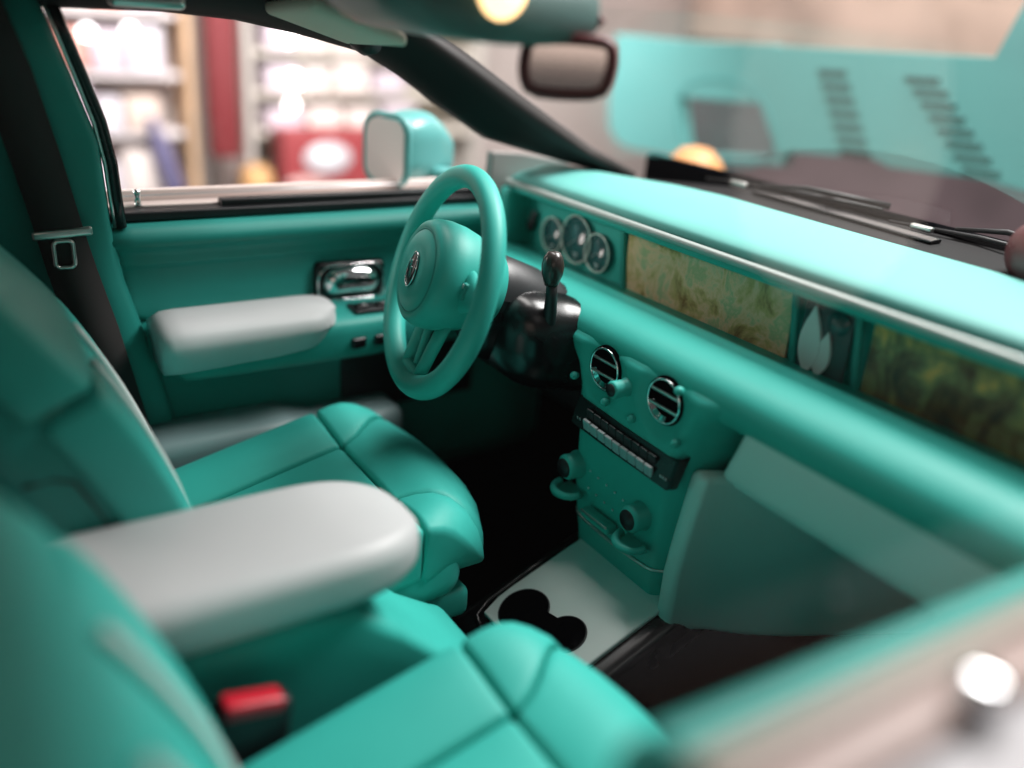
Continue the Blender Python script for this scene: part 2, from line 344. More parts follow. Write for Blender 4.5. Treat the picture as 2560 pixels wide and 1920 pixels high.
# chrome handle
hz, hy = .818, .005
bez = rbox('door_handle', (.03, .180, .112), .028, 'black_gloss', door, loc=(-.812, hy, hz), rot=(-.03, 0, 0))
def rrect(cy, cz, w, h, r, n=6):
    out = []
    for k, (sx, sz) in enumerate([(1, 1), (-1, 1), (-1, -1), (1, -1)]):
        for i in range(n + 1):
            a = pi / 2 * k + pi / 2 * i / n; out.append((cy + sx * (w / 2 - r) + r * cos(a), cz + sz * (h / 2 - r) + r * sin(a)))
    return out
def chamfer_tube(name, pts, x, r, m, parent): return tube(name, [(x, a, b) for a, b in pts], r, m, parent, closed=True, n=8)
chamfer_tube('bezel', rrect(hy, hz, .166, .098, .036), -.797, .0030, 'chrome', bez)
rings = []
for k in range(17):
    t = k / 16; y = hy + lerp(-.072, .072, t); e = sqrt(max(.02, 1 - abs(2 * t - 1) ** 5)); zc = hz + .006 + .006 * (1 - (2 * t - 1) ** 2)
    rings.append([(-.800 + .024 * e * cos(a), y, zc + .034 * e * sin(a)) for a in [2 * pi * q / 20 for q in range(20)]])
loft('lever', rings, 'chrome', bez)
rbox('lower_bar', (.010, .115, .009), .004, 'chrome', bez, loc=(-.796, hy, hz - .036), rot=(-.03, .3, 0))
# switch inserts on the ledge top and face
sp = rbox('switch_panel', (.060, .22, .008), .003, 'black', door, loc=(-.728, .085, .7800))
for k in range(4): rbox('switch', (.022, .03, .008), .003, 'black_gloss', sp, loc=(-.726, .0 + k * .05, .7865), rot=(0, .1, 0))
for k in range(2): rbox('switch_mark', (.006, .008, .001), .0004, 'silver', sp, loc=(-.720, .005 + k * .05, .7912))
for y0, w_ in ((-.030, .038), (.052, .085)):
    rbox('face_switch', (.016, w_, .026), .006, 'black_gloss', door, loc=(-.674 if y0 < 0.05 else -.681, y0, .716), rot=(0, 0, 0.1))
# lower pocket: black sheet put in for its shadow, grey bin lip
rbox('pocket_shadow', (.02, .38, .16), .02, 'black', door, loc=(-.806, .17, .56), rot=(0, 0, 0))
V, F = rbox_vf((.15, .62, .20), .035, (3, 6, 3))
link('door_bin', pydata('door_bin', [Vector((-.735 + v.x - .03 * sm((v.y - .05) / .25), -.20 + v.y, .452 + v.z - .03 * sm((v.y) / .1) * (1 if v.z > 0 else 0))) for v in V], F), mat('grey_bin', (0.22, 0.31, 0.32), 0.45), door)
# sill strips and lock pin
rbox('sill_strip', (.05, 1.12, .018), .004, 'black', door, loc=(-.842, -.02, 1.002))
rbox('sill_strip', (.03, .80, .018), .004, 'black', door, loc=(-.852, .12, 1.017))
rbox('window_ledge', (.045, 1.15, .010), .003, 'ledge', door, loc=(-.889, 0, 1.010))
rbox('window_ledge', (.02, 1.15, .030), .003, 'ledge', door, loc=(-.925, 0, 1.022))
lathe('lock_pin', [(0, .034), (.006, .033), (.0085, .027), (.007, .02), (.0065, .004), (.010, 0), (0, -.002)], ((-.872, -.445, 1.014), (0, 0, 1), (1, 0, 0), (0, 1, 0)), 'chrome', door, n=16)
# window pane
V = [(-.878, -.52, 1.016), (-.878, .62, 1.016), (-.76, .05, 1.36), (-.755, -.35, 1.40), (-.755, -.58, 1.40)]
link('window_pane', pydata('window_pane', [Vector(v) for v in V], [[0, 1, 2, 3, 4]]), 'glass', door, smooth=False)
tube('pane_edge', [(-.900, -.50, 1.028), (-.900, 0, 1.030), (-.900, .60, 1.032)], .0022, 'silver', door, n=6)
prism('quarter_reflection', [(.38, 1.0), (.62, 1.0), (.62, 1.09), (.47, 1.115), (.385, 1.12)], 0, -.83, -.80, mat('reflection_grey', (.28, .27, .26), .4), door, bevel=.004)  # grey plate paints the reflection in the quarter glass

# ------------------------------------------------------------------ door mirror outside
dm = thing('door_mirror', (-.97, .25, 1.03), 'turquoise door mirror with pale painted reflection in its glass outside the far side window', 'mirror')
V, F = rbox_vf((.155, .13, .185), .06, (4, 4, 4))
def dm_w(x, y, z):
    k = 1 - .35 * sm((y + .02) / .1)
    return (-1.0 + x * .95 - (y + .065) * .1, .262 + y * 1.95, 1.10 + z * k - .03 * sm(y / .06))
# housing is turned so that its glass faces back along the car
link('housing', pydata('housing', [Vector(dm_w(*v)) for v in V], F), 'paint', dm)
V, F = rbox_vf((.118, .012, .145), .028, (3, 2, 3))
# rounded plate : bring radius in plane
gl = [(-1.0 + px * 1.0, .1335, 1.10 + pz) for px, pz in rrect(0, 0, .122, .150, .035)]
rim_ = rrect(0, 0, .138, .168, .042)
tube('rim', [(-1.0 + a, .136, 1.10 + b) for a, b in rim_], .008, 'paint', dm, closed=True, n=8)
n_ = len(gl); V = gl + [(x, y - .006, z) for x, y, z in gl]
link('glass', pydata('glass', [Vector(v) for v in V], [list(range(n_)), list(range(n_, 2 * n_))] + [[i, (i + 1) % n_, n_ + (i + 1) % n_, n_ + i] for i in range(n_)]), 'mirror_reflection', dm, smooth=False)
rbox('stem', (.12, .06, .05), .02, 'paint', dm, loc=(-.93, .27, 1.03))
dm.rotation_euler = (0, 0, .42); dm.location = (-.975, .285, 1.035)

# ------------------------------------------------------------------ seat belt on the pillar
belt = thing('seat_belt', (-.745, -.62, .8), 'dark seat belt with metal tongue hanging beside the far pillar', 'seat belt')
path = [(-.645, -.72, 1.44, .044), (-.675, -.675, 1.30, .042), (-.715, -.640, 1.14, .042), (-.735, -.618, 1.02, .042), (-.742, -.60, .92, .044), (-.742, -.575, .80, .046), (-.742, -.53, .55, .046)]
rings = [[(x, y - w_, z), (x + .004, y - w_, z), (x + .004, y + w_, z), (x, y + w_, z)] for x, y, z, w_ in path]
loft('strap', rings, 'strap', belt)
rbox('tongue', (.010, .105, .018), .005, 'satin', belt, loc=(-.733, -.61, .998), rot=(0.05, 0, 0))
tl = rrect(-.612, .958, .034, .052, .009)
tube('tongue_loop', [(-.731, a, b) for a, b in tl], .0045, 'satin', belt, closed=True, n=8)

# ------------------------------------------------------------------ dashboard
dash = thing('dashboard', (0, .45, .4), 'turquoise dashboard with gauges, picture panels, round vents and centre stack', 'dashboard')
X0, X1 = -.80, .86
def xends(x0, x1, r=.05, k=12):
    return [x0, x0 + r * .15, x0 + r * .5, x0 + r] + [lerp(x0 + r, x1, i / k) for i in range(1, k + 1)]
# top pad
tp = smooth_prof([(.432, 1.050), (.426, 1.064), (.434, 1.078), (.47, 1.088), (.60, 1.098), (.76, 1.092), (.76, 1.03), (.50, 1.03)], 2)
def tp_ring(x):
    s = interp([(X0, .0), (X0 + .01, .45), (X0 + .03, .8), (X0 + .06, 1)], x)
    back = .14 * sm((-x - .35) / .45) + .08 * sm((x - .3) / .5)
    return [(x, y - back * sm((y - .45) / .25), 1.03 + (z - 1.03) * lerp(.45, 1, s) - (1 - s) * .01) for y, z in tp]
loft('top_pad', [tp_ring(x) for x in xends(X0, X1, .06)], 'teal_sheen', dash)
# hood lip and bright trim strip
lip = smooth_prof([(.425, 1.050), (.420, 1.034), (.432, 1.026), (.50, 1.024), (.50, 1.05), (.44, 1.056)], 1)
loft('hood_lip', [[(x, y, z) for y, z in lip] for x in xends(X0 + .012, X1, .05)], 'teal_hard', dash)
loft('trim_strip', [[(x, .421 + .0095 * cos(a), 1.051 + .0085 * sin(a)) for a in [2 * pi * k / 10 for k in range(10)]] for x in xends(X0 + .02, X1, .05)], 'strip', dash)
# recess: back wall and left cheek
rbox('recess_wall', (1.66, .02, .17), .004, 'teal_hard', dash, loc=(.03, .492, .96))
V, F = rbox_vf((.05, .12, .16), .02, (2, 3, 3))
link('end_cheek', pydata('end_cheek', [Vector((-.778 + v.x - v.y * .25, .455 + v.y, .962 + v.z)) for v in V], F), 'teal_hard', dash)
# ledge and ridge pad under the display
rp = smooth_prof([(.49, .893), (.44, .896), (.40, .908), (.345, .915), (.295, .907), (.262, .884), (.252, .858), (.262, .826), (.31, .80), (.49, .79)], 2)
loft('lower_pad', [[(x, y + (.03 * (1 - s)), .85 + (z - .85) * lerp(.6, 1, s)) for y, z in rp] for x, s in [(q, interp([(X0, .0), (X0 + .02, .6), (X0 + .06, 1)], q)) for q in xends(X0, X1, .06)]], 'teal_hard', dash)
# gauges
def gauge(cx, cz, r, label):
    g = lathe('gauge', [(0, 0), (r * .97, 0), (r, .004), (r, .012), (0, .012)], ((cx, .462, cz), (0, 1, 0), (1, 0, 0), (0, 0, 1)), 'dial', dash, n=40)
    g['label'] = label
    tube('ring', [(cx + r * cos(a), .458, cz + r * sin(a)) for a in [2 * pi * k / 48 for k in range(48)]], .0019, 'pale_ring', g, closed=True, n=8)
    for k in range(11):
        a = radians(225 - 27 * k); c, s = cos(a), sin(a)
        tube('tick', [(cx + r * .80 * c, .4605, cz + r * .80 * s), (cx + r * .88 * c, .4605, cz + r * .88 * s)], .0007, 'silver', g, n=4)
    a = radians(215); tube('needle', [(cx, .459, cz), (cx + r * .72 * cos(a), .459, cz + r * .72 * sin(a))], .0009, 'silver', g, n=4)
    rbox('mark', (r * .34, .001, .004), .0003, 'silver', g, loc=(cx, .4605, cz - r * .62))
    rbox('mark', (r * .22, .001, .003), .0003, 'silver', g, loc=(cx, .4605, cz - r * .76))
gauge(-.625, .948, .042, 'small left gauge with thin silver ring')
gauge(-.528, .960, .056, 'large middle gauge with thin silver ring')
gauge(-.445, .948, .044, 'small right gauge with thin silver ring, near the picture panel')
rbox('cluster_panel', (.44, .012, .15), .003, M['teal_hard'], dash, loc=(-.56, .480, .955))
v_ = rbox('side_vent', (.02, .014, .055), .006, 'black', dash, loc=(-.716, .462, .962), rot=(0, .3, .3)); rbox('slat', (.022, .004, .006), .002, 'black_gloss', v_, loc=(-.716, .455, .955), rot=(0, .3, .3))
# picture panels behind the glass
pp = rbox('picture_panel', (.47, .008, .150), .003, 'art_a', dash, loc=(-.115, .470, .956)); pp['label'] = 'mottled beige and green picture panel'
pp = rbox('picture_panel', (.52, .008, .150), .003, 'art_b', dash, loc=(.545, .470, .956)); pp['label'] = 'dark brown and green picture panel'
pc = rbox('clock_panel', (.105, .008, .150), .003, 'art_c', dash, loc=(.198, .466, .956)); pc['label'] = 'narrow grey panel with white pointed leaf shapes'
def leaf(cx, cz, w_, h, lean):
    pts = []
    for k in range(13):
        t = k / 12; pts.append((cx + w_ * sin(pi * t ** .8) * .5 + lean * t, cz + h * t))
    for k in range(11, 0, -1):
        t = k / 12; pts.append((cx - w_ * sin(pi * t ** .8) * .5 + lean * t, cz + h * t))
    return pts
prism('leaf', leaf(.176, .888, .046, .125, -.004), 1, .455, .4615, 'feather', pc); prism('leaf', leaf(.200, .890, .034, .085, .008), 1, .456, .4612, 'feather', pc)
lathe('clock_disc', [(0, 0), (.022, 0), (.022, .004), (0, .004)], ((.222, .4575, .995), (0, 1, 0), (1, 0, 0), (0, 0, 1)), 'dial', dash)
for cx in (-.355, .132, .268): rbox('divider', (.014, .012, .150), .004, 'teal_shaded', dash, loc=(cx, .463, .956), rot=(0, -.16, 0))
# glass cover
gv = [(X0 + .03, .440, 1.028), (X1, .440, 1.028), (X1, .425, .902), (X0 + .03, .425, .902)]
link('cover_glass', pydata('cover_glass', [Vector(v) for v in gv], [[0, 1, 2, 3]]), 'glass', dash, smooth=False)
# centre stack fascia : a height field wrapped round its edges
SC = -.04
def fascia(s, z):
    w_ = interp([(.38, .160), (.55, .176), (.70, .184), (.76, .195), (.80, .215), (.84, .26), (.88, .32)], z)
    a = abs(s); edge_ = 0 if a < .66 else 1 - sqrt(max(0, 1 - ((a - .66) / .34) ** 2))
    y = .242 + .13 * edge_ + .045 * sm((z - .845) / .045) + .02 * sm((.56 - z) / .2)
    y += .030 * exp(-((z - .715) / .022) ** 2) * (1 - sm((a - .7) / .2)) * -.15
    for vx, vz in ((-.123, .815), (.050, .817)):   # dished surround of each vent
        d = sqrt((SC + s * w_ - vx) ** 2 + (z - vz) ** 2)
        y += .010 * (1 - sm((d - .040) / .040))
    return Vector((SC + s * w_, y, z))
ns, nz = 90, 80; V = []; F = []
for j in range(nz + 1):
    for i in range(ns + 1): V.append(fascia(-1 + 2 * i / ns, lerp(.385, .885, j / nz)))
for j in range(nz):
    for i in range(ns): a = j * (ns + 1) + i; F.append([a, a + 1, a + ns + 2, a + ns + 1])
link('centre_stack', pydata('centre_stack', V, F), 'teal_hard', dash)
rbox('stack_core', (.27, .14, .44), .02, 'black', dash, loc=(SC, .38, .60))
# vents
for k, (vx, vz) in enumerate(((-.123, .815), (.050, .817))):
    v_ = lathe('air_vent', [(0, .003), (.040, .003), (.043, .0), (.045, -.002), (.047, .006), (.047, .03), (0, .031)], ((vx, .2475, vz), (0, 1, 0), (1, 0, 0), (0, 0, 1)), 'carpet', dash, n=40)
    R = .0415
    tube('ring', [(vx + R * cos(a), .2455, vz + R * sin(a)) for a in [2 * pi * q / 48 for q in range(48)]], .0024, 'chrome', v_, closed=True, n=8)
    for dz in (.016, -.012):
        h = sqrt(R * R - dz * dz) - .002
        rbox('slat', (2 * h, .006, .0058), .0025, 'satin', v_, loc=(vx, .2455, vz + dz), rot=(.25, 0, 0))
    V = []; ring1 = []; ring2 = []
    for q in range(15):
        a = radians(195 + 90 * q / 14); ring1.append(Vector((vx + R * cos(a), .2445, vz + R * sin(a)))); ring2.append(Vector((vx + R * .72 * cos(a), .2500, vz + R * .72 * sin(a))))
    V = ring1 + ring2; F = [[i, i + 1, 15 + i + 1, 15 + i] for i in range(14)]
    link('lower_scoop', pydata('lower_scoop', V, F), 'chrome', v_)
# knob and organ-stop buttons
def knob(name, x, z, r, L, m, parent, y=.243, cap=None):
    k = lathe(name, [(0, -L), (r * .8, -L), (r, -L + r * .25), (r * .96, -.004), (r * 1.12, 0), (r * 1.12, .01), (0, .012)], ((x, y, z), (0, 1, 0), (1, 0, 0), (0, 0, 1)), m, parent, n=24)
    if cap: lathe('cap', [(0, -L - .002), (r * .74, -L - .002), (r * .76, -L + .002), (0, -L + .003)], ((x, y, z), (0, 1, 0), (1, 0, 0), (0, 0, 1)), cap, k, n=24)
    return k
knob('knob', -.050, .806, .017, .038, 'teal_hard', dash, cap='black')
for x, z in ((-.203, .772), (-.100, .755), (-.020, .753), (.102, .757), (.092, .856)):
    lathe('pull_button', [(0, -.013), (.005, -.012), (.0082, -.007), (.0085, -.002), (.006, .004), (0, .006)], ((x, .241, z), (0, 1, 0), (1, 0, 0), (0, 0, 1)), 'teal_hard', dash, n=16)
# key strip
ks = loft('key_strip', [[(x, .236, z0 + .032), (x, .222, z0 - .024), (x, .240, z0 - .028), (x, .262, z0 + .032)] for x, z0 in [(-.178, .707), (-.17, .705), (-.04, .698), (.112, .694), (.122, .702)]], 'black_gloss', dash)
for p in ks.data.polygons: p.use_smooth = False
for k in range(9):
    x = -.128 + k * .0235; z0 = interp([(-.178, .707), (-.04, .698), (.128, .693)], x)
    rbox('key', (.0220, .008, .024), .003, 'key', ks, loc=(x, .2235, z0 - .009), rot=(.24, .03, 0))
    rbox('key', (.0215, .005, .020), .002, 'black_satin', ks, loc=(x, .2290, z0 + .014), rot=(.24, .03, 0))
for x in (-.160, -.152, .093, .100, .107): rbox('key_mark', (.003, .001, .006), .0003, 'silver', ks, loc=(x, .2225, .690 if x > 0 else .698), rot=(.29, 0, 0))
# rotary knobs with half-ring guards, tick marks, bar and lip
for kx, kz in ((-.168, .582), (.040, .572)):
    knob('rotary_knob', kx, kz, .0275, .036, 'teal_hard', dash, cap='black')
    g = [(kx + .034 * cos(a), .236 - .034 * abs(sin(a)) - .006, kz - .052 - .004 * abs(sin(a))) for a in [pi + pi * q / 16 for q in range(17)]]
    tube('knob_guard', g, .0085, 'teal_hard', dash, n=10)
    rbox('guard_shelf', (.066, .05, .006), .003, 'teal_hard', dash, loc=(kx, .232, kz - .060))
for k in range(5):
    rbox('stud', (.005, .004, .005), .0018, 'silver', dash, loc=(-.122 + k * .027, .2405, .590 - k * .003)); rbox('stud', (.005, .004, .005), .0018, 'silver', dash, loc=(-.122 + k * .027, .2405, .550 - k * .003))
rbox('drawer_bar', (.088, .026, .020), .005, 'teal_hard', dash, loc=(-.064, .228, .508)); rbox('drawer_edge', (.084, .004, .005), .0015, 'satin', dash, loc=(-.064, .2135, .515))
tube('lip_trim', [(SC + s * .150, fascia(s * .90, .475).y - .001, .475 - .012 * (1 - s * s)) for s in [-1 + i / 10 for i in range(21)]], .0035, 'satin', dash, n=8)
# glove box and tunnel side cheek
V, F = rbox_vf((.68, .20, .13), .022, (8, 3, 3))
link('glove_box', pydata('glove_box', [Vector((.52 + v.x + (v.z + .065) * .35 * sm(-v.x / .3), .368 + v.y, .782 + v.z)) for v in V], F), 'ivory', dash)
rbox('glove_shelf', (.70, .50, .03), .01, 'ivory', dash, loc=(.53, .56, .705))
V, F = rbox_vf((.045, .70, .35), .02, (2, 8, 6))
link('tunnel_cheek', pydata('tunnel_cheek', [Vector((.128 + v.x + .12 * max(0, v.z + .05) ** 1.2 + .62 * max(0, v.y + .30), .500 + v.y * .72 + .06 * max(0, v.z + .05) * sm(-v.y / .3), .540 + v.z * (1 - .25 * sm((v.y + .2) / .5)) + .035 * sm((v.y + .2) / .5))) for v in V], F), 'ivory', dash)
# knee panel on the driver side
rbox('knee_panel', (.56, .10, .26), .03, 'black', dash, loc=(-.52, .47, .68))

# ------------------------------------------------------------------ steering column and stalk
colm = thing('steering_column', (-.37, .25, .85), 'glossy black steering column shroud behind the wheel', 'steering column')
rings = []
for y, rx, rz, dz in [(.07, .04, .06, .0), (.075, .058, .085, 0), (.10, .072, .106, -.005), (.16, .080, .116, -.020), (.24, .084, .114, -.052), (.32, .085, .105, -.085), (.40, .08, .09, -.11)]:
    c = Vector((-.378, y, .888 + dz)); rings.append([c + Vector((rx * cos(a), 0, rz * sin(a) * (1.0 if sin(a) > 0 else 1.05))) for a in [2 * pi * k / 40 for k in range(40)]])
sh_ = loft('shroud', rings, 'black_gloss', colm)
rings = []
for y, rx, rz, dz in [(.082, .064, .094, 0), (.10, .0745, .1085, -.005), (.16, .0825, .1185, -.020), (.24, .0865, .1165, -.052), (.30, .0875, .1095, -.077)]:
    c = Vector((-.378, y, .888 + dz)); rings.append([c + Vector((rx * cos(a), 0, rz * sin(a))) for a in [radians(18) + radians(144) * k / 24 for k in range(25)]])
loft('shroud_lit_top', rings, 'black_satin', colm, closed_ring=False)  # paler shell over the shroud: its lit top put into colour
V, F = rbox_vf((.27, .25, .21), .085, (4, 4, 4))
link('lower_shroud', pydata('lower_shroud', [Vector((-.362 + v.x + .03 * sm(v.y / .1), .235 + v.y, .812 + v.z - v.y * .20)) for v in V], F), 'black_gloss', colm)
stalk = thing('gear_stalk', (-.23, .19, .81), 'dark column stalk with rounded knob beside the steering wheel', 'lever')
tube('stem', [(-.262, .205, .80), (-.25, .195, .87), (-.240, .188, .93), (-.238, .184, .968)], [.020, .015, .012, .011], 'black', stalk, n=14)
lathe('knob', [(0, .052), (.012, .050), (.019, .040), (.0225, .025), (.0215, .008), (.016, -.008), (.013, -.016), (0, -.018)], ((-.238, .183, .975), (-.02, .02, 1), (1, 0, 0), (0, 1, 0)), mat('brown_black_knob', (.035, .027, .025), .25), stalk, n=24)

# ------------------------------------------------------------------ steering wheel (local: x right, y away from driver, z up in plane)
sw = thing('steering_wheel', (-.37, .007, .945), 'turquoise steering wheel with round hub and dark oval badge', 'steering wheel', rot=(-.29, 0, -.15))
def L(name, o_fn, *a, **k): return o_fn(name, *a, parent=sw, world=False, **k)
RC = .212
tube('rim', [(RC * cos(a), 0, RC * sin(a)) for a in [2 * pi * k / 96 for k in range(96)]], [.0225 + .002 * max(0, -sin(2 * pi * k / 96)) for k in range(96)], 'teal_hard', sw, closed=True, n=20, world=False)
fr = ((0, 0, .012), (0, 1, 0), (1, 0, 0), (0, 0, 1))
lathe('hub', [(0, -.060), (.05, -.061), (.078, -.057), (.0815, -.053), (.0835, -.053), (.090, -.055), (.1, -.048), (.107, -.034), (.109, -.01), (.106, .02), (.098, .05), (.085, .08), (.075, .11), (0, .11)], fr, 'teal_hard', sw, n=56, world=False)
tube('hub_groove', [(.0825 * cos(a), -.0535, .012 + .0825 * sin(a)) for a in [2 * pi * k / 64 for k in range(64)]], .0016, 'teal_shaded', sw, closed=True, n=6, world=False)
for s in (-1, 1):
    rings = []
    for t in (0, .25, .5, .75, 1):
        x = s * lerp(.075, .205, t); h = lerp(.046, .016, sm(t)); y = lerp(.02, .0, t); th = lerp(.018, .010, t); zc = lerp(.012, .02, t)
        rings.append([(x, y + th * cos(a), zc + h * sin(a)) for a in [2 * pi * k / 20 for k in range(20)]])
    loft('spoke', rings, 'teal_hard', sw, world=False)
    kk = rbox('spoke_button', (.016, .010, .034), .004, 'teal_shaded', sw, loc=(s * .125, -.003, .018), world=False)
    rbox('button_mark', (.004, .002, .008), .0008, 'silver', sw, loc=(s * .125, -.0085, .028), world=False)
sp = None
rings = []
for s in (-1, 1):
    rings = []
    for t in (0, .3, .6, 1):
        z = lerp(-.070, -.205, t); xc = s * lerp(.046, .036, t); hw = lerp(.020, .013, t); y = lerp(.02, .002, t)
        rings.append([(xc + hw * cos(a), y + .013 * sin(a), z) for a in [2 * pi * k / 16 for k in range(16)]])
    loft('lower_spoke', rings, 'teal_hard', sw, world=False)
rbox('lower_spoke_bar', (.016, .018, .11), .007, 'teal_hard', sw, loc=(0, .010, -.138), world=False)
rbox('slot_lining', (.08, .006, .09), .002, 'black', sw, loc=(0, .022, -.135), world=False)
rbox('lower_spoke_foot', (.085, .024, .03), .010, 'teal_hard', sw, loc=(0, .004, -.188), world=False)
bd = lathe('badge', [(0, -.0655), (.030, -.065), (.033, -.063), (.034, -.058), (0, -.056)], fr, 'black_gloss', sw, n=40, world=False, sx=.62, sz=1.0)
bd.parent = sw
tube('badge_border', [(.0212 * cos(a), -.0645, .012 + .0345 * sin(a)) for a in [2 * pi * k / 40 for k in range(40)]], .0014, 'chrome', bd, closed=True, n=6, world=False)
def letters(txt, size, m, parent, mt, ext=.0006):
    c = bpy.data.curves.new('letters', 'FONT'); c.body = txt; c.size = size; c.extrude = ext; c.align_x = 'CENTER'; c.align_y = 'CENTER'
    tmp = bpy.data.objects.new('letters_tmp', c); COL.objects.link(tmp); dg = bpy.context.evaluated_depsgraph_get(); me = bpy.data.meshes.new_from_object(tmp.evaluated_get(dg))
    bpy.data.objects.remove(tmp); me.transform(mt); return link('letter', me, m, parent, world=False, smooth=False)
for dx, dz in ((-.004, .006), (.004, -.006)):
    letters('R', .030, 'chrome', bd, Matrix.Translation((dx, -.0662, .012 + dz)) @ Matrix.Rotation(pi / 2, 4, 'X') @ Matrix.Scale(.62, 4, (1, 0, 0)))

# ------------------------------------------------------------------ seats (built in local seat coordinates, twice)
def make_seat(origin, label, dx_cross):
    st = thing('leather_seat', origin, label, 'seat', 'front seats of the car')
    tilt = radians(13.5); HW = .275
    # cushion surface: u across, v along from back (-.33) to front, h above the surface
    VA = 0.0
    def surf(u, v, h):
        # v is arc length; it curls over the front after vc
        vc = .062 - (.10 if u > 0 else .03) * (abs(u) / HW) ** 3; R = .118
        if v <= vc: y = v; z = 0; nyz = (0, 1)
        else:
            a = min((v - vc) / R, pi * .58); y = vc + R * sin(a); z = -R * (1 - cos(a)); nyz = (sin(a), cos(a))
        e = sm((abs(u) - .10) / .16); z += .022 * e * (1 - sm((v - .05) / .15))      # raised bolsters
        y += nyz[0] * h; z += nyz[1] * h
        yy = y * cos(tilt) - z * sin(tilt); zz = y * sin(tilt) + z * cos(tilt)
        return Vector((u, yy, zz))
    def uc(v): return .128 + .105 * sm((v - .0) / .19) * (1 if v > 0 else 0)           # crease line, flaring at the front
    def ue(v): return HW - .004 * max(0, -v) - .045 * sm((v - .08) / .2)
    gap = .0012
    def panel(name, ua, ub, va, vb, crown):
        Wd, Ld, Th = .2, vb - va, .110
        V, F = rbox_vf((Wd, Ld, Th), .013, (7, max(4, int(Ld / .03)), 3)); out = []
        for p in V:
            v = lerp(va + gap, vb - gap, p.y / Ld + .5); s = p.x / Wd + .5
            u = lerp(ua(v) + gap, ub(v) - gap, s)
            h = p.z - Th / 2 + (crown * (1 - (2 * s - 1) ** 2) * (1 - (2 * (p.y / Ld)) ** 4) if p.z > 0 else 0)
            out.append(st_m @ surf(u, v, h))
        return link(name, pydata(name, out, F), 'teal', st)
    st_m = world_of(st)
    for va, vb in ((-.36, VA), (VA, .245)):
        panel('cushion_panel', lambda v: -ue(v), lambda v: -uc(v), va, vb, .004)
        panel('cushion_panel', lambda v: -uc(v), lambda v: uc(v), va, vb, .007)
        panel('cushion_panel', lambda v: uc(v), lambda v: ue(v), va, vb, .006)
    # cushion body under the panels
    V, F = rbox_vf((HW * 2 - .012, .50, .14), .05, (5, 6, 3))
    link('cushion_base', pydata('cushion_base', [st_m @ Vector((v.x, -.12 + v.y * (1 if v.y < 0 else .86), -.125 + v.z + (v.y) * .12)) for v in V], F), 'teal_hard', st)
    V, F = rbox_vf((HW * 2 - .08, .50, .07), .02, (3, 3, 2))
    link('seat_skirt', pydata('seat_skirt', [st_m @ Vector((v.x, -.10 + v.y * .9, -.21 + v.z)) for v in V], F), 'teal_hard', st)
    V, F = rbox_vf((HW * 2 - .12, .44, .14), .02, (2, 2, 2))
    link('seat_rail', pydata('seat_rail', [st_m @ Vector((v.x, -.12 + v.y, -.31 + v.z)) for v in V], F), 'black', st)
    # back rest : u across, w up along the reclined back, d out of the face
    rec = radians(24.5); B0 = Vector((0, -.352, -.045))
    ax = Vector((0, -sin(rec), cos(rec))); nrm = Vector((0, cos(rec), sin(rec)))
    def back(u, w_, d):
        bol = .004 * sm((abs(u) - .11) / .13) * (1 - .5 * sm((w_ - .35) / .15))
        bend = -.02 * sm((w_ - .40) / .35)
        return st_m @ (B0 + Vector((u, 0, 0)) + ax * w_ + nrm * (d + bol + bend + .034 * sin(pi * min(1, w_ / .60))))
    def bw(w_): return HW - .012 - .035 * sm((w_ - .38) / .35)
    def bpanel(name, ua, ub, wa, wb, th=.09, crown=.008, m='teal'):
        Ld = wb - wa; V, F = rbox_vf((.2, Ld, th), .014, (6, max(4, int(Ld / .04)), 3)); out = []
        for p in V:
            w_ = lerp(wa + gap, wb - gap, p.y / Ld + .5); s = p.x / .2 + .5; u = lerp(ua(w_) + gap, ub(w_) - gap, s)
            out.append(back(u, w_, p.z - th / 2 + (crown * (1 - (2 * s - 1) ** 2) if p.z > 0 else 0)))
        return link(name, pydata(name, out, F), m, st)
    cr = lambda w_: .098 - .012 * sm(w_ / .45)
    top = .435
    bpanel('back_panel', lambda w_: -bw(w_), lambda w_: -cr(w_), .0, top)
    bpanel('back_panel', lambda w_: -cr(w_), lambda w_: cr(w_), .0, top, crown=.004)
    bpanel('back_panel', lambda w_: cr(w_), lambda w_: bw(w_), .0, top)
    bpanel('shoulder_panel', lambda w_: -bw(w_) - .004, lambda w_: bw(w_) + .004, top + .012, .74, th=.10, crown=.02)
    for s in (-1, 1):
        tube('seam_highlight', [back(s * (cr(w_) + .001), w_, .008) for w_ in [.02 + .40 * k / 14 for k in range(15)]], .007, 'ivory', st, n=6)  # ivory tube on each crease paints the pale seam highlight
    # hard shell of the back with seam on its side
    V, F = rbox_vf((HW * 2 - .05, .78, .14), .05, (5, 8, 3))
    sh = link('back_shell', pydata('back_shell', [back(v.x * (1 - .1 * sm((v.y + .1) / .5)), v.y + .37, v.z - .115) for v in V], F), 'teal_shaded', st)
    for s in (-1, 1):
        tube('side_seam', [back(s * (HW - .027), .06 + .28 * k / 8, -.105 - .0 * k) for k in range(9)] + [back(s * (HW - .029), .36, -.125), back(s * (HW - .031), .37, -.16)], .003, 'black', st, n=6)
    return st
make_seat((-.365, -.150, .560), 'turquoise seat behind the steering wheel, far side of the white centre armrest', -1)
make_seat((.475, -.252, .560), 'turquoise seat in the foreground, nearest the camera', -1)

